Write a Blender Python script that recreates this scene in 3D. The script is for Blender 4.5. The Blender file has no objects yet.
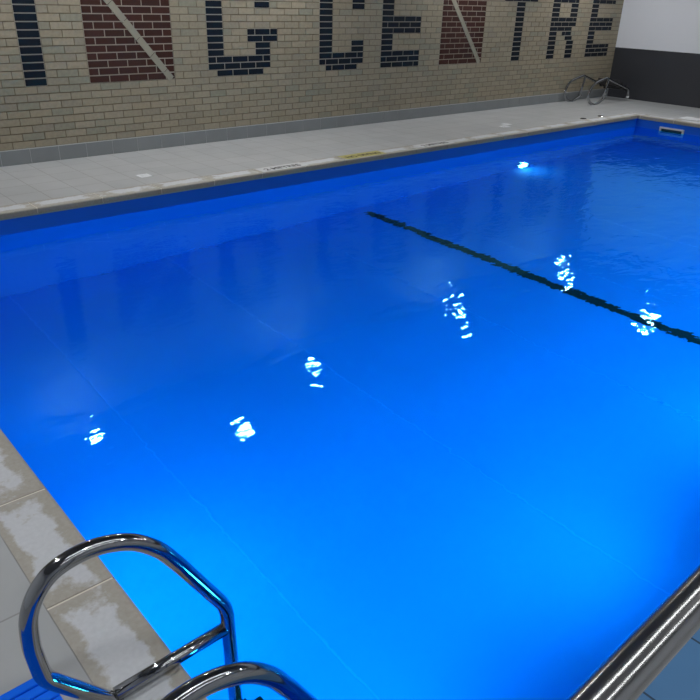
import bpy, bmesh, math, random
from mathutils import Vector, Matrix
random.seed(7)
S = bpy.context.scene
COL = S.collection

# ---------------------------------------------------------------- materials
def newmat(name):
    m = bpy.data.materials.new(name); m.use_nodes = True
    nt = m.node_tree; nt.nodes.clear()
    out = nt.nodes.new('ShaderNodeOutputMaterial')
    return m, nt, out

def pbr(name, col, rough=0.5, metal=0.0, var=0.0, vscale=8.0, bump=0.0, bscale=40.0, coat=0.0):
    m, nt, out = newmat(name)
    b = nt.nodes.new('ShaderNodeBsdfPrincipled')
    b.inputs['Roughness'].default_value = rough
    b.inputs['Metallic'].default_value = metal
    b.inputs['Coat Weight'].default_value = coat
    b.inputs['Base Color'].default_value = (*col, 1)
    tc = nt.nodes.new('ShaderNodeTexCoord')
    if var:
        n = nt.nodes.new('ShaderNodeTexNoise'); n.inputs['Scale'].default_value = vscale; n.inputs['Detail'].default_value = 5
        nt.links.new(tc.outputs['Object'], n.inputs['Vector'])
        r = nt.nodes.new('ShaderNodeMapRange'); r.inputs['From Min'].default_value = .3; r.inputs['From Max'].default_value = .7
        r.inputs['To Min'].default_value = 1 - var; r.inputs['To Max'].default_value = 1 + var
        nt.links.new(n.outputs['Fac'], r.inputs['Value'])
        h = nt.nodes.new('ShaderNodeHueSaturation'); h.inputs['Color'].default_value = (*col, 1)
        nt.links.new(r.outputs['Result'], h.inputs['Value'])
        nt.links.new(h.outputs['Color'], b.inputs['Base Color'])
    if bump:
        n2 = nt.nodes.new('ShaderNodeTexNoise'); n2.inputs['Scale'].default_value = bscale; n2.inputs['Detail'].default_value = 4
        nt.links.new(tc.outputs['Object'], n2.inputs['Vector'])
        bp = nt.nodes.new('ShaderNodeBump'); bp.inputs['Strength'].default_value = bump; bp.inputs['Distance'].default_value = .01
        nt.links.new(n2.outputs['Fac'], bp.inputs['Height']); nt.links.new(bp.outputs['Normal'], b.inputs['Normal'])
    nt.links.new(b.outputs['BSDF'], out.inputs['Surface'])
    return m

def emit(name, col, strength):
    m, nt, out = newmat(name)
    e = nt.nodes.new('ShaderNodeEmission'); e.inputs['Color'].default_value = (*col, 1); e.inputs['Strength'].default_value = strength
    nt.links.new(e.outputs['Emission'], out.inputs['Surface'])
    return m

def tile_mat(name, col, col2, grout, w, h, gap, rough=0.45, shift=(0, 0), var=.06):
    m, nt, out = newmat(name)
    b = nt.nodes.new('ShaderNodeBsdfPrincipled'); b.inputs['Roughness'].default_value = rough
    tc = nt.nodes.new('ShaderNodeTexCoord')
    mp = nt.nodes.new('ShaderNodeMapping'); mp.inputs['Location'].default_value = (shift[0], shift[1], 0)
    nt.links.new(tc.outputs['Object'], mp.inputs['Vector'])
    t = nt.nodes.new('ShaderNodeTexBrick'); t.offset = 0; t.squash = 1
    t.inputs['Scale'].default_value = 1; t.inputs['Brick Width'].default_value = w; t.inputs['Row Height'].default_value = h
    t.inputs['Mortar Size'].default_value = gap; t.inputs['Mortar Smooth'].default_value = .1
    t.inputs['Color1'].default_value = (*col, 1); t.inputs['Color2'].default_value = (*col2, 1); t.inputs['Mortar'].default_value = (*grout, 1)
    nt.links.new(mp.outputs['Vector'], t.inputs['Vector'])
    n = nt.nodes.new('ShaderNodeTexNoise'); n.inputs['Scale'].default_value = 3.0; n.inputs['Detail'].default_value = 6
    nt.links.new(tc.outputs['Object'], n.inputs['Vector'])
    r = nt.nodes.new('ShaderNodeMapRange'); r.inputs['From Min'].default_value = .3; r.inputs['From Max'].default_value = .7
    r.inputs['To Min'].default_value = 1 - var; r.inputs['To Max'].default_value = 1 + var
    nt.links.new(n.outputs['Fac'], r.inputs['Value'])
    hs = nt.nodes.new('ShaderNodeHueSaturation')
    nt.links.new(t.outputs['Color'], hs.inputs['Color']); nt.links.new(r.outputs['Result'], hs.inputs['Value'])
    nt.links.new(hs.outputs['Color'], b.inputs['Base Color'])
    bp = nt.nodes.new('ShaderNodeBump'); bp.inputs['Strength'].default_value = .3; bp.inputs['Distance'].default_value = .003; bp.invert = True
    nt.links.new(t.outputs['Fac'], bp.inputs['Height']); nt.links.new(bp.outputs['Normal'], b.inputs['Normal'])
    nt.links.new(b.outputs['BSDF'], out.inputs['Surface'])
    return m

def coping_mat():
    m, nt, out = newmat('coping_stone')
    b = nt.nodes.new('ShaderNodeBsdfPrincipled'); b.inputs['Roughness'].default_value = .6
    tc = nt.nodes.new('ShaderNodeTexCoord')
    n = nt.nodes.new('ShaderNodeTexNoise'); n.inputs['Scale'].default_value = 9; n.inputs['Detail'].default_value = 8; n.inputs['Roughness'].default_value = .65
    nt.links.new(tc.outputs['Object'], n.inputs['Vector'])
    uv = nt.nodes.new('ShaderNodeUVMap'); uv.uv_map = 'UVMap'
    sep = nt.nodes.new('ShaderNodeSeparateXYZ'); nt.links.new(uv.outputs['UV'], sep.inputs[0])
    def math_(op, a, bb=None):
        q = nt.nodes.new('ShaderNodeMath'); q.operation = op
        for i, v in enumerate((a, bb)):
            if v is None: continue
            if isinstance(v, (int, float)): q.inputs[i].default_value = v
            else: nt.links.new(v, q.inputs[i])
        return q.outputs[0]
    du = math_('ABSOLUTE', math_('SUBTRACT', sep.outputs['X'], .56))
    dv = math_('ABSOLUTE', math_('SUBTRACT', sep.outputs['Y'], .5))
    d = math_('MAXIMUM', math_('MULTIPLY', du, 3.0), math_('MULTIPLY', dv, 2.3))
    d2 = math_('ADD', d, math_('MULTIPLY', math_('SUBTRACT', n.outputs['Fac'], .5), 2.2))
    ramp = nt.nodes.new('ShaderNodeValToRGB')
    ramp.color_ramp.elements[0].position = .74; ramp.color_ramp.elements[0].color = (1, 1, 1, 1)
    ramp.color_ramp.elements[1].position = 1.0; ramp.color_ramp.elements[1].color = (0, 0, 0, 1)
    nt.links.new(d2, ramp.inputs['Fac'])
    n2 = nt.nodes.new('ShaderNodeTexNoise'); n2.inputs['Scale'].default_value = 60; n2.inputs['Detail'].default_value = 6
    nt.links.new(tc.outputs['Object'], n2.inputs['Vector'])
    edge = nt.nodes.new('ShaderNodeMix'); edge.data_type = 'RGBA'
    edge.inputs['A'].default_value = (.30, .28, .235, 1); edge.inputs['B'].default_value = (.43, .41, .36, 1)
    nt.links.new(n2.outputs['Fac'], edge.inputs['Factor'])
    pale = nt.nodes.new('ShaderNodeMix'); pale.data_type = 'RGBA'
    pale.inputs['A'].default_value = (.47, .49, .51, 1); pale.inputs['B'].default_value = (.60, .62, .64, 1)
    nt.links.new(n2.outputs['Fac'], pale.inputs['Factor'])
    mx = nt.nodes.new('ShaderNodeMix'); mx.data_type = 'RGBA'
    nt.links.new(ramp.outputs['Color'], mx.inputs['Factor']); nt.links.new(edge.outputs['Result'], mx.inputs['A']); nt.links.new(pale.outputs['Result'], mx.inputs['B'])
    nt.links.new(mx.outputs['Result'], b.inputs['Base Color'])
    bp = nt.nodes.new('ShaderNodeBump'); bp.inputs['Strength'].default_value = .25; bp.inputs['Distance'].default_value = .003
    nt.links.new(n2.outputs['Fac'], bp.inputs['Height']); nt.links.new(bp.outputs['Normal'], b.inputs['Normal'])
    nt.links.new(b.outputs['BSDF'], out.inputs['Surface'])
    return m

CALM, ROUGH = .35, .9
def water_mat():
    m, nt, out = newmat('pool_water')
    g = nt.nodes.new('ShaderNodeBsdfGlass'); g.inputs['IOR'].default_value = 1.33; g.inputs['Roughness'].default_value = 0.0
    g.inputs['Color'].default_value = (.20, .82, 1, 1)
    tc = nt.nodes.new('ShaderNodeTexCoord')
    mp = nt.nodes.new('ShaderNodeMapping'); mp.inputs['Rotation'].default_value = (0, 0, math.radians(-40)); mp.inputs['Scale'].default_value = (1.0, 1.9, 1)
    nt.links.new(tc.outputs['Object'], mp.inputs['Vector'])
    n = nt.nodes.new('ShaderNodeTexNoise'); n.inputs['Scale'].default_value = 2.6; n.inputs['Detail'].default_value = 2.5; n.inputs['Distortion'].default_value = .6
    nt.links.new(mp.outputs['Vector'], n.inputs['Vector'])
    n3 = nt.nodes.new('ShaderNodeTexNoise'); n3.inputs['Scale'].default_value = 9; n3.inputs['Detail'].default_value = 2
    nt.links.new(mp.outputs['Vector'], n3.inputs['Vector'])
    # the water is calmer towards the ladder end
    sep = nt.nodes.new('ShaderNodeSeparateXYZ'); nt.links.new(tc.outputs['Object'], sep.inputs[0])
    r = nt.nodes.new('ShaderNodeMapRange'); r.inputs['From Min'].default_value = -2.5; r.inputs['From Max'].default_value = 4.0
    r.inputs['To Min'].default_value = CALM; r.inputs['To Max'].default_value = ROUGH
    nt.links.new(sep.outputs['X'], r.inputs['Value'])
    mul = nt.nodes.new('ShaderNodeMath'); mul.operation = 'MULTIPLY'
    add = nt.nodes.new('ShaderNodeMath'); add.operation = 'MULTIPLY_ADD'; add.inputs[1].default_value = .22
    nt.links.new(n3.outputs['Fac'], add.inputs[0]); nt.links.new(n.outputs['Fac'], add.inputs[2])
    nt.links.new(add.outputs[0], mul.inputs[0]); nt.links.new(r.outputs['Result'], mul.inputs[1])
    bp = nt.nodes.new('ShaderNodeBump'); bp.inputs['Strength'].default_value = 1; bp.inputs['Distance'].default_value = .01
    nt.links.new(mul.outputs[0], bp.inputs['Height'])
    nt.links.new(bp.outputs['Normal'], g.inputs['Normal'])
    nt.links.new(g.outputs['BSDF'], out.inputs['Surface'])
    return m


# ---------------------------------------------------------------- light levels
LAMP = 350.0
POOL = 180.0
POOL_FILL = 70.0
FILL_BEAM = 135.0
BATTEN = 15.0
S.view_settings.view_transform = 'Standard'; S.view_settings.look = 'None'
S.cycles.caustics_reflective = True; S.cycles.caustics_refractive = False
S.view_settings.exposure = 0.0; S.view_settings.gamma = 1.0; S.view_settings.use_curve_mapping = False
w = bpy.data.worlds.new('World'); S.world = w; w.use_nodes = True
w.node_tree.nodes['Background'].inputs['Color'].default_value = (.02, .02, .022, 1)

TAN = [pbr('brick_tan_%d' % i, c, .55, var=.10, vscale=30) for i, c in enumerate([(.262, .228, .160), (.285, .248, .178), (.245, .216, .158), (.278, .238, .166), (.232, .218, .160)])]
NAVY = pbr('brick_navy', (.005, .008, .014), .5)
RED = [pbr('brick_red_%d' % i, c, .5, var=.1, vscale=30) for i, c in enumerate([(.048, .018, .013), (.043, .016, .012), (.054, .020, .015)])]
for m_ in RED+[NAVY]: m_.node_tree.nodes['Principled BSDF'].inputs['Specular IOR Level'].default_value = .15
MORTAR = pbr('mortar_brown', (.15, .125, .085), .9)
MORTAR_L = pbr('mortar_pale', (.36, .33, .27), .9)
DIAG = pbr('pale_band_brick', (.262, .247, .19), .55, var=.06)
CHROME = pbr('polished_steel', (.36, .37, .38), .09, 1.0)
CHROME_B = pbr('brushed_steel', (.36, .36, .355), .2, 1.0)
BLACKP = pbr('black_plastic', (.012, .012, .014), .45)
WHITEP = pbr('white_plastic', (.75, .77, .78), .4)
CHAR = pbr('charcoal_paint', (.026, .028, .034), .45, var=.05, vscale=2)
WHITE = pbr('white_paint', (.60, .62, .66), .6, var=.02, vscale=1)
CEIL = pbr('ceiling_paint', (.22, .22, .23), .8)
DECK = tile_mat('deck_tile', (.37, .385, .385), (.40, .41, .41), (.25, .25, .24), .3, .3, .004, .4, shift=(.79, 0))
DECK2 = tile_mat('deck_tile_ladder_side', (.37, .385, .385), (.385, .40, .40), (.27, .27, .26), .3, .6, .0035, .4, shift=(2.835+.6, 12.65-.6))
BASE = pbr('skirting_tile', (.20, .215, .22), .4, var=.06, vscale=3)
GROUT = pbr('skirting_grout', (.42, .43, .42), .8)
COPE = coping_mat()
COPE_J = pbr('coping_grout', (.72, .68, .58), .8)
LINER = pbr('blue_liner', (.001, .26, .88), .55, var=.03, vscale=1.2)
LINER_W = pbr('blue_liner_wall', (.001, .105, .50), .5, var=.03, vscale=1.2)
LINER_BRIGHT = pbr('blue_liner_brightened', (.001, .15, .88), .5)  # same liner above the water, its colour brightened in place of light
SEAM = pbr('liner_weld', (.01, .32, .95), .5)
LANE = pbr('black_lane_tile', (.004, .006, .012), .5)
TRACK = pbr('liner_track', (.32, .42, .46), .4)
NEART = tile_mat('blue_grey_tile', (.062, .18, .36), (.066, .19, .37), (.01, .035, .07), .285, .6, .004, .35, shift=(1.418, 7.95))
BLUEMAT = pbr('blue_pvc', (.0, .16, 1.0), .7)
BLUEMAT.node_tree.nodes['Principled BSDF'].inputs['Specular IOR Level'].default_value = .15
YEL = pbr('yellow_vinyl', (.42, .38, .12), .5, var=.15, vscale=20)
MARKW = pbr('white_vinyl', (.55, .56, .56), .5, var=.05)
INK = pbr('black_ink', (.02, .02, .02), .6)
LENS = emit('lamp_lens', (.98, .98, 1.0), LAMP)
BLENS = emit('batten_lens', (.95, .98, 1.0), BATTEN)
PLENS = emit('pool_lamp_lens', (.12, .80, 1.0), POOL)
PLENS_FILL = emit('fill_lamp_lens', (.12, .80, 1.0), POOL_FILL)
PLENS_D = emit('pool_lamp_lens_dim', (.7, .95, 1.0), 30.0)
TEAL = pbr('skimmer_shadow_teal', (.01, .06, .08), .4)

# ---------------------------------------------------------------- helpers
def link(name, bm, mats, parent=None, smooth=False):
    me = bpy.data.meshes.new(name)
    bmesh.ops.recalc_face_normals(bm, faces=bm.faces)
    bm.to_mesh(me); bm.free()
    for m in (mats if isinstance(mats, (list, tuple)) else [mats]): me.materials.append(m)
    if smooth:
        for p in me.polygons: p.use_smooth = True
    o = bpy.data.objects.new(name, me); COL.objects.link(o)
    if parent: o.parent = parent
    return o
def tag(o, label=None, cat=None, group=None, kind=None):
    for k, v in (('label', label), ('category', cat), ('group', group), ('kind', kind)):
        if v: o[k] = v
    return o
def empty(name, loc, label, cat, group=None, rot=(0, 0, 0)):
    o = bpy.data.objects.new(name, None); COL.objects.link(o); o.location = loc; o.rotation_euler = rot
    o.empty_display_size = .1
    return tag(o, label, cat, group)
def box(bm, x0, x1, y0, y1, z0, z1, mi=0, skip=''):
    v = [bm.verts.new(c) for c in ((x0, y0, z0), (x1, y0, z0), (x1, y1, z0), (x0, y1, z0), (x0, y0, z1), (x1, y0, z1), (x1, y1, z1), (x0, y1, z1))]
    F = {'b': (0, 3, 2, 1), 't': (4, 5, 6, 7), 'f': (0, 1, 5, 4), 'k': (2, 3, 7, 6), 'l': (3, 0, 4, 7), 'r': (1, 2, 6, 5)}
    fs = []
    for k, f in F.items():
        if k in skip: continue
        q = bm.faces.new([v[i] for i in f]); q.material_index = mi; fs.append(q)
    return fs
def bevel(bm, w, seg=2, edges=None):
    bmesh.ops.bevel(bm, geom=list(edges if edges else bm.edges), offset=w, segments=seg, profile=.5, affect='EDGES')
def cyl(bm, c, r, h, axis='z', n=32, r2=None):
    r2 = r if r2 is None else r2
    M = Matrix.Translation(c)
    if axis == 'x': M = M @ Matrix.Rotation(math.pi/2, 4, 'Y')
    if axis == 'y': M = M @ Matrix.Rotation(math.pi/2, 4, 'X')
    bmesh.ops.create_cone(bm, cap_ends=True, segments=n, radius1=r, radius2=r2, depth=h, matrix=M)
def fillet(pts, r):
    """round the corners of a polyline; r is one radius or one per point"""
    P = [Vector(p) for p in pts]; out = [P[0]]
    for i in range(1, len(P)-1):
        ri = r[i] if isinstance(r, (list, tuple)) else r
        if ri <= 0: out.append(P[i]); continue
        a = (P[i-1]-P[i]); b = (P[i+1]-P[i]); d = min(ri, a.length*.45, b.length*.45)
        A = P[i]+a.normalized()*d; B = P[i]+b.normalized()*d
        for k in range(9):
            t = k/8; out.append(A*(1-t)**2 + P[i]*2*t*(1-t) + B*t*t)
    out.append(P[-1]); return out
def tube(bm, pts, r, n=20, caps=True):
    pts = [Vector(p) for p in pts]; rings = []
    t0 = (pts[1]-pts[0]).normalized()
    up = Vector((0, 1, 0)) if abs(t0.y) < .9 else Vector((0, 0, 1))
    nrm = t0.cross(up).normalized()
    for i, p in enumerate(pts):
        a = pts[max(0, i-1)]; b = pts[min(len(pts)-1, i+1)]; t = (b-a).normalized()
        nrm = (nrm - t*nrm.dot(t)).normalized(); bi = t.cross(nrm)
        rings.append([bm.verts.new(p + (nrm*math.cos(2*math.pi*k/n)+bi*math.sin(2*math.pi*k/n))*r) for k in range(n)])
    for i in range(len(rings)-1):
        for k in range(n): bm.faces.new((rings[i][k], rings[i][(k+1) % n], rings[i+1][(k+1) % n], rings[i+1][k]))
    if caps: bm.faces.new(rings[0]); bm.faces.new(list(reversed(rings[-1])))
def catmull(P, n=6):
    P = [Vector(p) for p in P]; Q = [P[0]*2-P[1]] + P + [P[-1]*2-P[-2]]; out = []
    for i in range(1, len(Q)-2):
        for k in range(n):
            t = k/n; a, b, c, d = Q[i-1:i+3]
            out.append(.5*((2*b)+(c-a)*t+(2*a-5*b+4*c-d)*t*t+(3*b-a-3*c+d)*t**3))
    out.append(P[-1]); return out

# ---------------------------------------------------------------- setting
XL, XR, YN, YF = -2.62, 8.68, -7.35, -1.725       # the pool's rim
CW = .215                                          # coping width
XW0, XW1, YW0 = -5.5, 10.585, -10.5                # room
H = 2.9
WZ, FZ = -.19, -1.60                               # water level, pool floor

bm = bmesh.new()
A = [XW0, XL-CW, XR+CW, XW1]; B = [YW0, YN-.42, YF+CW, 0]
for i in range(3):
    for j in range(3):
        if (i == 1 and j == 1) or (i == 0 and j < 2): continue
        box(bm, A[i], A[i+1], B[j], B[j+1], -.06, -.002)
tag(link('floor', bm, DECK), kind='structure')
bm = bmesh.new(); box(bm, A[0], A[1], B[0], B[2], -.06, -.002)
tag(link('floor', bm, DECK2), kind='structure')
bm = bmesh.new(); box(bm, XW0-.1, XW1+.1, YW0-.1, .15, H, H+.1)
tag(link('ceiling', bm, CEIL), kind='structure')
bm = bmesh.new(); box(bm, XW0-.1, XW0, YW0, .0, -.06, H)
tag(link('wall_left', bm, WHITE), kind='structure')
bm = bmesh.new(); box(bm, XW0, XW1, YW0-.1, YW0, -.06, H)
tag(link('wall_front', bm, WHITE), kind='structure')
bm = bmesh.new()
box(bm, XW1, XW1+.1, YW0, .0, -.06, .905, 1); box(bm, XW1, XW1+.1, YW0, .0, .905, H, 0)
tag(link('wall_right', bm, [WHITE, CHAR]), kind='structure')

# brick wall with the inlaid letters; u counts bricks (0.2241 m), v counts courses (0.075 m)
BL, CH, ZB = .2241, .075, .751
letters = {}                       # row -> list of (u0, u1, colour)
def put(rows, u0, u1, c='n'):
    for r in rows: letters.setdefault(r, []).append((u0, u1, c))
put(range(15), -3, -2)                                             # I
for n0 in (0, 24.5): put(range(15), n0, n0+4.5, 'r')               # N panels
for c0, wd in ((6.5, 4), (14, 3.5)):                               # G, C
    for r in (0, 14): put([r], c0+.5, c0+wd-.5)
    put((1, 2, 12, 13), c0, c0+wd); put(range(3, 12), c0, c0+1)
    put((3, 4, 10, 11), c0+wd-1, c0+wd)
put((5, 6), 9, 11)
for e0 in (19, 42.5):                                              # E
    for r in (0, 1, 2, 6, 7, 8, 12, 13, 14): put([r], e0, e0+3.5)
    put((3, 4, 5, 9, 10, 11), e0, e0+1)
put(range(0, 12), 32.5, 33.5); put((12, 13, 14), 31, 35)           # T
put((0, 1, 2, 3, 4, 5, 9, 10, 11), 37, 38); put((0, 1, 2, 3), 39.5, 40.5); put([4], 39.2, 40.2); put([5], 38.7, 40.0)
put([6], 37, 40); put((7, 8, 12, 13), 37, 40.5); put([14], 37, 40.2); put((9, 10, 11), 39.5, 40.5)
bm = bmesh.new()
box(bm, XW0, XW1+.1, .004, .15, -.06, H, 7, skip='')
G = .0045
nrow0, nrow1 = -8, int((H-ZB)/CH)+1
def brick(u0, u1, v, mi):
    g = .0058 if mi in (5, 6, 10, 11) else G
    x0, x1, z0, z1 = u0*BL+g, u1*BL-g, ZB+v*CH+g, min(ZB+(v+1)*CH-g, H)
    if z1 <= z0 or x1-x0 < .012: return
    x0 = max(x0, XW0); x1 = min(x1, XW1)
    if x1 <= x0: return
    box(bm, x0, x1, -.001, .006, z0, z1, mi, skip='k')
def plain(u0, u1, v, phase, mats):
    cuts = [u0]; k = math.floor(u0-phase)+1+phase
    while k < u1-1e-6:
        if k-cuts[-1] > .12: cuts.append(k)
        k += 1
    if u1-cuts[-1] < .12 and len(cuts) > 1: cuts.pop()
    cuts.append(u1)
    for a, b in zip(cuts, cuts[1:]): brick(a, b, v, random.choice(mats))
U0, U1 = XW0/BL, XW1/BL
for v in range(nrow0, nrow1):
    ph = .5*(v % 2)
    segs = sorted(letters.get(v, []))
    cur = U0
    for (a, b, c) in segs:
        if a > cur: plain(cur, a, v, ph, [0, 0, 1, 1, 2, 3, 3, 4])
        box(bm, a*BL+.001, b*BL-.001, .002, .005, ZB+v*CH, ZB+(v+1)*CH, 8, skip='k')
        if c == 'n':
            ph2 = .5*(v % 2) if b-a > 1.05 else 0
            if 6 < a < 11 and b-a > 1.05 and v not in (0, 14): ph2 = .5*((v+1) % 2)
            if 14 <= a < 18 and v in (0, 14): ph2 = .5
            plain(a, b, v, (a % 1) + ph2, [5])
        else:
            plain(a, b, v, (a+ph) % 1 , [6, 10, 11])
        cur = b
    plain(cur, U1, v, ph, [0, 0, 1, 1, 2, 3, 3, 4])
# pale diagonal strokes of the two Ns
for n0 in (0, 24.5):
    pa = Vector(((n0+.14)*BL, 0, ZB+15*CH-.0)); pb = Vector(((n0+4.30)*BL, 0, ZB+.0))
    d = (pb-pa); L = d.length; d.normalize(); nn = Vector((-d.z, 0, d.x)); hw = .037
    k = 0.0
    while k < L-.01:
        e = min(k+.2241, L); a = pa+d*(k+.003); b = pa+d*(e-.003)
        cs = [a-nn*hw, b-nn*hw, b+nn*hw, a+nn*hw]
        lo = [bm.verts.new((c.x, .004, c.z)) for c in cs]; hi = [bm.verts.new((c.x, -.005, c.z)) for c in cs]
        for f in ([hi[0], hi[1], hi[2], hi[3]], [lo[0], lo[1], hi[1], hi[0]], [lo[1], lo[2], hi[2], hi[1]], [lo[2], lo[3], hi[3], hi[2]], [lo[3], lo[0], hi[0], hi[3]]):
            q = bm.faces.new(f); q.material_index = 9
        k = e
tag(link('wall_back', bm, TAN+[NAVY, RED[0], MORTAR, MORTAR_L, DIAG, RED[1], RED[2]]), kind='structure')

# grey skirting tiles along the brick wall
bm = bmesh.new()
box(bm, XW0, XW1, -.012, .0, 0, .152, 1)
x = -.74-.3*15
while x < XW1:
    box(bm, max(x+.003, XW0), min(x+.297, XW1), -.015, -.011, 0, .145, 0)
    x += .3
tag(link('baseboard_back', bm, [BASE, GROUT]), kind='structure')

# pool shell
bm = bmesh.new(); box(bm, XL-.02, XR+.02, YN-.02, YF+.02, FZ-.1, FZ)
tag(link('pool_floor', bm, LINER), kind='structure')
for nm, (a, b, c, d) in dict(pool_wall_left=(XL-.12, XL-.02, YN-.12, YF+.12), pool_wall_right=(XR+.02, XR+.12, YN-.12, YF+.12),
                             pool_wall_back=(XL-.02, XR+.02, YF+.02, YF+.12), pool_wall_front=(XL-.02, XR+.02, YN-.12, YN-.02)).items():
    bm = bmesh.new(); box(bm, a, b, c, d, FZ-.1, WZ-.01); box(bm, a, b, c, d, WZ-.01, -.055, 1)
    tag(link(nm, bm, [LINER_W, LINER_BRIGHT]), kind='structure')
# welded liner seams on the pool floor and the black lane line
for x in (-1.65, -.15, 1.35, 2.85, 4.35, 5.85, 7.35):
    bm = bmesh.new(); box(bm, x-.005, x+.005, YN-.02, YF+.02, FZ, FZ+.003)
    tag(link('liner_seam', bm, SEAM), kind='structure')
bm = bmesh.new(); box(bm, 2.315, 2.43, YN+.2, YF-.12, FZ+.002, FZ+.007)
tag(link('lane_line', bm, LANE), 'black lane line on the blue pool floor running from the brick wall side', 'lane line')

# coping stones on the four sides (UV: across, along)
def coping(name, side, a0, a1, first, step, width=CW, mat=COPE):
    bm = bmesh.new(); uvl = bm.loops.layers.uv.new('UVMap')
    cuts = [a0]; k = first
    while k < a1-.05:
        if k > a0+.05: cuts.append(k)
        k += step
    cuts.append(a1)
    for p, q in zip(cuts, cuts[1:]):
        tmp = bmesh.new()
        box(tmp, p+.005, q-.005, 0, width, -.05, 0)
        es = [e for e in tmp.edges if abs(e.verts[0].co.y) < 1e-5 and abs(e.verts[1].co.y) < 1e-5 and e.verts[0].co.z > -.01 and e.verts[1].co.z > -.01]
        bevel(tmp, .016, 4, es)
        tmp.verts.index_update(); vm = [bm.verts.new(v.co) for v in tmp.verts]
        for f in tmp.faces:
            g = bm.faces.new([vm[v.index] for v in f.verts])
            for l in g.loops:
                l[uvl].uv = (l.vert.co.y/width, (l.vert.co.x-p)/(q-p) if q-p > .3 else .5)
        tmp.free()
    for f in box(bm, a0, a1, .008, width, -.05, -.003, 1): pass
    # a pale track where the liner hooks under the coping
    box(bm, a0, a1, .004, .03, -.06, -.05, 2)
    T = {'far': Matrix(((1, 0, 0, 0), (0, 1, 0, YF), (0, 0, 1, 0), (0, 0, 0, 1))),
         'near': Matrix(((1, 0, 0, 0), (0, -1, 0, YN), (0, 0, 1, 0), (0, 0, 0, 1))),
         'left': Matrix(((0, -1, 0, XL), (1, 0, 0, 0), (0, 0, 1, 0), (0, 0, 0, 1))),
         'right': Matrix(((0, 1, 0, XR), (1, 0, 0, 0), (0, 0, 1, 0), (0, 0, 0, 1)))}[side]
    for v in bm.verts: v.co = T @ v.co
    return tag(link(name, bm, [mat, COPE_J, TRACK]), kind='structure')
coping('trim_1', 'far', XL, XR, -1.875, .575)
coping('trim_2', 'left', YN-.42, YF+CW, -7.84, .583)
coping('trim_3', 'right', YN-.42, YF+CW, -7.6, .583)
coping('trim_4', 'near', XL, XR, XL+3, 3.0, .42, NEART)

# water
bm = bmesh.new()
vs = [bm.verts.new(c) for c in ((XL-.02, YN-.02, WZ), (XR+.02, YN-.02, WZ), (XR+.02, YF+.02, WZ), (XL-.02, YF+.02, WZ))]
bm.faces.new(vs)
tag(link('pool_water', bm, water_mat()), 'clear blue water filling the indoor pool with small ripples', 'water', kind='stuff')

# ---------------------------------------------------------------- ladders
RT = .0212
loop = [(-.14, .249), (-.19, .328), (-.258, .391), (-.343, .422), (-.426, .415), (-.476, .378), (-.508, .315), (-.517, .235), (-.514, .175)]
def ladder(name, loc, rot, label):
    root = empty(name, loc, label, 'pool ladder', None, rot)
    for s in (-1, 1):
        y = .24*s
        bm = bmesh.new()
        low = fillet([(-.11, y, -.93), (.015, y, -.89), (-.008, y, .005), (-.14, y, .249)], [0, .07, .04, 0])
        up = catmull([(a, y, b) for a, b in loop], 6)
        foot = fillet([up[-1], Vector((-.508, y, .112))] + [Vector((-.360, y, -.095)), Vector((-.335, y, -.13))], [0, .06, .02, 0])
        tube(bm, low[:-1] + up + foot[1:], RT, 24)
        h = link('handrail', bm, CHROME, root, True)
        bm = bmesh.new(); tube(bm, [(-.008, y, -.075), (-.352, y, -.078)], RT*.92, 20)
        link('brace', bm, CHROME, root, True)
        bm = bmesh.new(); cyl(bm, (-.115, y, -.932), .026, .035, 'x', 24); bevel(bm, .005, 2, [e for e in bm.edges if len(e.link_faces) == 2 and e.calc_face_angle(0) > .6])
        link('end_cap', bm, WHITEP, root, True)
    for z in (-.50, -.66, -.82):
        bm = bmesh.new(); box(bm, -.02, .08, -.218, .218, z-.018, z+.012); bevel(bm, .006, 2)
        for k in range(5): box(bm, -.012+.019*k, -.004+.019*k, -.205, .205, z+.011, z+.016)
        for s in (-1, 1): box(bm, -.035, .035, s*.215-.02, s*.215+.02, z-.022, z+.018)
        link('tread', bm, BLACKP, root)
    return root
ladder('pool_ladder', (-2.456, -6.75, .097), (0, 0, 0), 'steel pool ladder hooked over the near left edge with its legs in the water')
ladder('pool_ladder', (9.44, -.35, .453), (0, math.radians(-73), 0), 'steel pool ladder lying out on the deck in the far corner by the charcoal wall').scale = (1.02, 1.02, 1.02)

# ---------------------------------------------------------------- stainless rail beside the camera
r = empty('handrail', (-2.76, -7.63, 0), 'thick brushed steel handrail crossing the lower right corner of the picture', 'handrail')
bm = bmesh.new(); tube(bm, fillet([(0, 0, 0), (0, 0, 1.0), (2.2, 0, 1.0), (2.2, 0, 0)], [0, .07, .07, 0]), .0245, 40)
link('rail', bm, CHROME_B, r, True)
for x in (0, 2.2):
    bm = bmesh.new(); cyl(bm, (x, 0, .006), .06, .012, 'z', 32); cyl(bm, (x, 0, .018), .034, .02, 'z', 32)
    link('floor_flange', bm, CHROME_B, r)

# ---------------------------------------------------------------- blue ribbed matting
r = bmesh.new()
x0, x1, y0, y1, pitch = -3.55, -2.918, -7.5, -6.318, .033
y = y1; k = 0
while y > y0:
    inset = (.03, .008, .0)[k] if k < 3 else 0
    pts = [(x0, y-.012, .012), (x1-inset-.012, y-.012, .012), (x1-inset-.003, y-.012, .008)]
    box(r, x0, x1-inset, y-.029, y, .004, .018)
    y -= pitch; k += 1
bevel(r, .004, 2)
for xx in (x0+.05, x0+.2, x0+.35, x0+.5): box(r, xx, xx+.02, y0, y1-.01, 0, .006)
tag(link('pool_mat', r, BLUEMAT), 'blue ribbed plastic mat lying on the deck behind the near ladder', 'mat')

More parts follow.
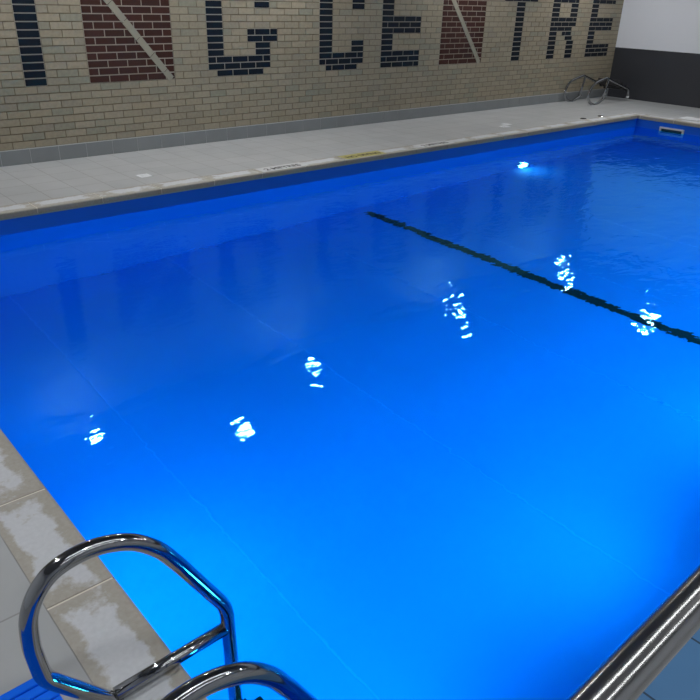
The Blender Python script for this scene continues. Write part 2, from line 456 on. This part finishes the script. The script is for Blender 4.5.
# ---------------------------------------------------------------- skimmer, lids, sockets
r = empty('pool_skimmer', (XR+.02, -2.35, -.21), 'white framed skimmer opening at the waterline of the far right pool wall', 'skimmer')
bm = bmesh.new()
hw, hh, t = .205, .08, .024
box(bm, -.028, -.001, -hw, hw, hh-t, hh); box(bm, -.028, -.001, -hw, hw, -hh, -hh+t)
box(bm, -.028, -.001, -hw, -hw+t*1.1, -hh+t, hh-t); box(bm, -.028, -.001, hw-t*1.1, hw, -hh+t, hh-t)
link('frame', bm, WHITEP, r)
bm = bmesh.new(); box(bm, -.010, -.001, -hw+t*1.1, hw-t*1.1, -hh+t, hh-t)  # dark plate painted as the shade inside the skimmer opening
link('opening_shade_plate', bm, TEAL, r)

bm = bmesh.new(); box(bm, 8.94, 9.24, -2.60, -2.30, -.001, .008); bevel(bm, .003, 2)
for k in range(2): box(bm, 9.02+.12*k, 9.05+.12*k, -2.46, -2.44, .008, .010)
tag(link('skimmer_lid', bm, WHITEP), 'square white skimmer lid on the deck at the right edge of the picture', 'lid')

def drain(x, y, label, group=None):
    rr = empty('floor_drain', (x, y, -.002), label, 'drain', group)
    bm = bmesh.new(); box(bm, -.062, .062, -.062, .062, 0, .006); bevel(bm, .002, 2)
    link('plate', bm, WHITEP, rr)
    bm = bmesh.new(); cyl(bm, (0, 0, .007), .042, .004, 'z', 28)
    for k in range(4): box(bm, -.03, .03, -.024+.014*k, -.018+.014*k, .008, .011)
    link('grate', bm, WHITEP, rr)
drain(-.05, -1.17, 'white square drain cover alone on the deck toward the left')
drain(5.66, -1.25, 'white square drain cover on the far deck, left one of a pair')
drain(5.86, -1.13, 'white square drain cover on the far deck, right one of a pair')

def socket(x, y, label):
    rr = empty('ladder_socket', (x, y, -.002), label, 'deck socket')
    bm = bmesh.new(); cyl(bm, (0, 0, .005), .055, .012, 'z', 32, .045)
    link('flange', bm, CHROME_B, rr, False)
    bm = bmesh.new(); cyl(bm, (0, 0, .012), .026, .006, 'z', 24)
    link('hole', bm, BLACKP, rr)
socket(7.43, -1.46, 'steel deck socket for a ladder near the far corner, farther from the charcoal wall')
socket(7.95, -1.46, 'steel deck socket for a ladder near the far corner, closer to the charcoal wall')

# ---------------------------------------------------------------- markings on the coping
def text_mesh(body, width, height, mat, name, parent, x, y, z, bold=.0):
    cu = bpy.data.curves.new(name, 'FONT'); cu.body = body; cu.size = 1; cu.align_x = 'CENTER'; cu.align_y = 'CENTER'; cu.extrude = .002; cu.offset = bold
    tmp = bpy.data.objects.new(name+'_tmp', cu); COL.objects.link(tmp)
    bpy.context.view_layer.update()
    me = bpy.data.meshes.new_from_object(tmp.evaluated_get(bpy.context.evaluated_depsgraph_get()))
    bpy.data.objects.remove(tmp)
    xs = [v.co.x for v in me.vertices]; ys = [v.co.y for v in me.vertices]
    sx = width/(max(xs)-min(xs)); sy = height/(max(ys)-min(ys)); cx = (max(xs)+min(xs))/2; cy = (max(ys)+min(ys))/2
    for v in me.vertices: v.co = Vector(((v.co.x-cx)*sx, (v.co.y-cy)*sy, v.co.z*.3))
    me.materials.clear(); me.materials.append(mat)
    o = bpy.data.objects.new(name, me); COL.objects.link(o); o.parent = parent; o.location = (x, y, z)
    return o
def marker(x, wd, body, vinyl, label, tw, th=.085, bold=.02):
    rr = empty('coping_marker', (x, YF+.105, .0), label, 'sign')
    bm = bmesh.new(); box(bm, -wd/2, wd/2, -.085, .10, 0, .0015)
    link('vinyl_panel', bm, vinyl, rr)
    text_mesh(body, tw, th, INK, 'lettering', rr, 0, -.005, .0018, bold)
marker(1.33, .60, '2 METRES', MARKW, 'white sticker with black distance lettering on the coping, left of the yellow one', .46)
marker(2.50, .62, 'NO DIVING', YEL, 'yellow sticker with dark lettering on the far coping', .52)
marker(3.74, .60, '2 METRES', MARKW, 'white sticker with black distance lettering on the coping, right of the yellow one', .46)

# ---------------------------------------------------------------- lamps
def ceiling_lamp(x, y, i):
    rr = empty('ceiling_lamp', (x, y, H), 'round white ceiling lamp above the pool hall', 'ceiling lamp', 'round ceiling lamps above the pool')
    bm = bmesh.new(); cyl(bm, (0, 0, -.018), .15, .036, 'z', 40, .16)
    link('housing', bm, WHITEP, rr)
    bm = bmesh.new(); cyl(bm, (0, 0, -.040), .088, .008, 'z', 40)
    link('lens', bm, LENS, rr)
for i, (x, y) in enumerate([(-.70, -.45), (.80, -1.45), (2.55, -.65), (5.9, -.55), (8.9, -.75), (8.2, -2.9),
                            (-3.6, -2.2), (-3.6, -5.2), (-2.2, -7.4), (.8, -8.3), (3.6, -8.3), (6.4, -7.6), (9.3, -6.2)]):
    ceiling_lamp(x, y, i)

for x, y, st in ((-1.6, -8.98, 'farther from the pool'), (-1.2, -7.40, 'closer to the pool')):
    rr = empty('batten_lamp', (x, y, H), 'long white batten lamp on the ceiling over the near deck, ' + st, 'ceiling lamp')
    bm = bmesh.new(); box(bm, -2.0, 2.0, -.055, .055, -.05, 0); bevel(bm, .008, 2)
    link('housing', bm, WHITEP, rr)
    bm = bmesh.new(); box(bm, -1.95, 1.95, -.035, .035, -.066, -.050)
    link('lens', bm, BLENS, rr)

def pool_lamp(x, y, z, axis, label, s=1, r=.09, lens=PLENS):
    rr = empty('underwater_lamp', (x, y, z), label, 'underwater lamp')
    d = Vector((s, 0, 0)) if axis == 'x' else Vector((0, s, 0))
    bm = bmesh.new(); cyl(bm, d*.015, r+.03, .03, axis, 40)
    link('bezel', bm, CHROME_B, rr)
    bm = bmesh.new(); cyl(bm, d*.034, r, .008, axis, 40)
    link('lens', bm, lens, rr)
    return rr
pool_lamp(XL-.02, -5.3, -1.0, 'x', 'round underwater lamp on the left pool wall beside the ladder', r=.12)
pool_lamp(XL-.02, -3.6, -.7, 'x', 'added underwater fill lamp on the left pool wall toward the brick wall', r=.06)  # small fill lamp added out of view
pool_lamp(5.56, YF+.02, -1.42, 'y', 'round underwater lamp glowing white low on the far pool wall', -1, .09, PLENS_D)
for i, x in enumerate((-1.9, -.2, 1.5, 3.2, 4.9, 6.6, 8.0)):  # row of fill lamps added out of view to even the pool light
    rr = pool_lamp(x, YN-.02, -.66, 'y', 'added underwater fill lamp on the near pool wall, ' + ('nearest the ladder corner', 'second from the ladder corner', 'third from the ladder corner', 'in the middle', 'third from the charcoal wall', 'second from the charcoal wall', 'nearest the charcoal wall')[i], lens=PLENS_FILL)
    ld = bpy.data.lights.new('fill_beam', 'SPOT'); ld.energy = FILL_BEAM; ld.color = (.12, .80, 1.0); ld.spot_size = math.radians(162); ld.spot_blend = .9; ld.shadow_soft_size = .08  # spot added to throw the fill across to the far side
    lo = bpy.data.objects.new('fill_beam', ld); COL.objects.link(lo); lo.parent = rr; lo.location = (0, .13, 0); lo.rotation_euler = (math.radians(90), 0, 0)
for y, l in ((-6.3, 'nearest the handrail side'), (-4.6, 'toward its middle')):  # fill lamps added out of view to brighten the right end
    pool_lamp(XR+.02, y, -.7, 'x', 'added underwater fill lamp on the right pool wall, ' + l, -1)

# ---------------------------------------------------------------- camera
cd = bpy.data.cameras.new('Camera'); cam = bpy.data.objects.new('Camera', cd); COL.objects.link(cam)
cd.sensor_fit = 'HORIZONTAL'; cd.sensor_width = 36; cd.lens = 36*704.76/700; cd.clip_start = .05
E_ = (1.102825, -0.028955, -0.719395)
cam.rotation_mode = 'XYZ'; cam.rotation_euler = E_; cam.location = (-3.2026, -7.8245, 1.685)
S.camera = cam
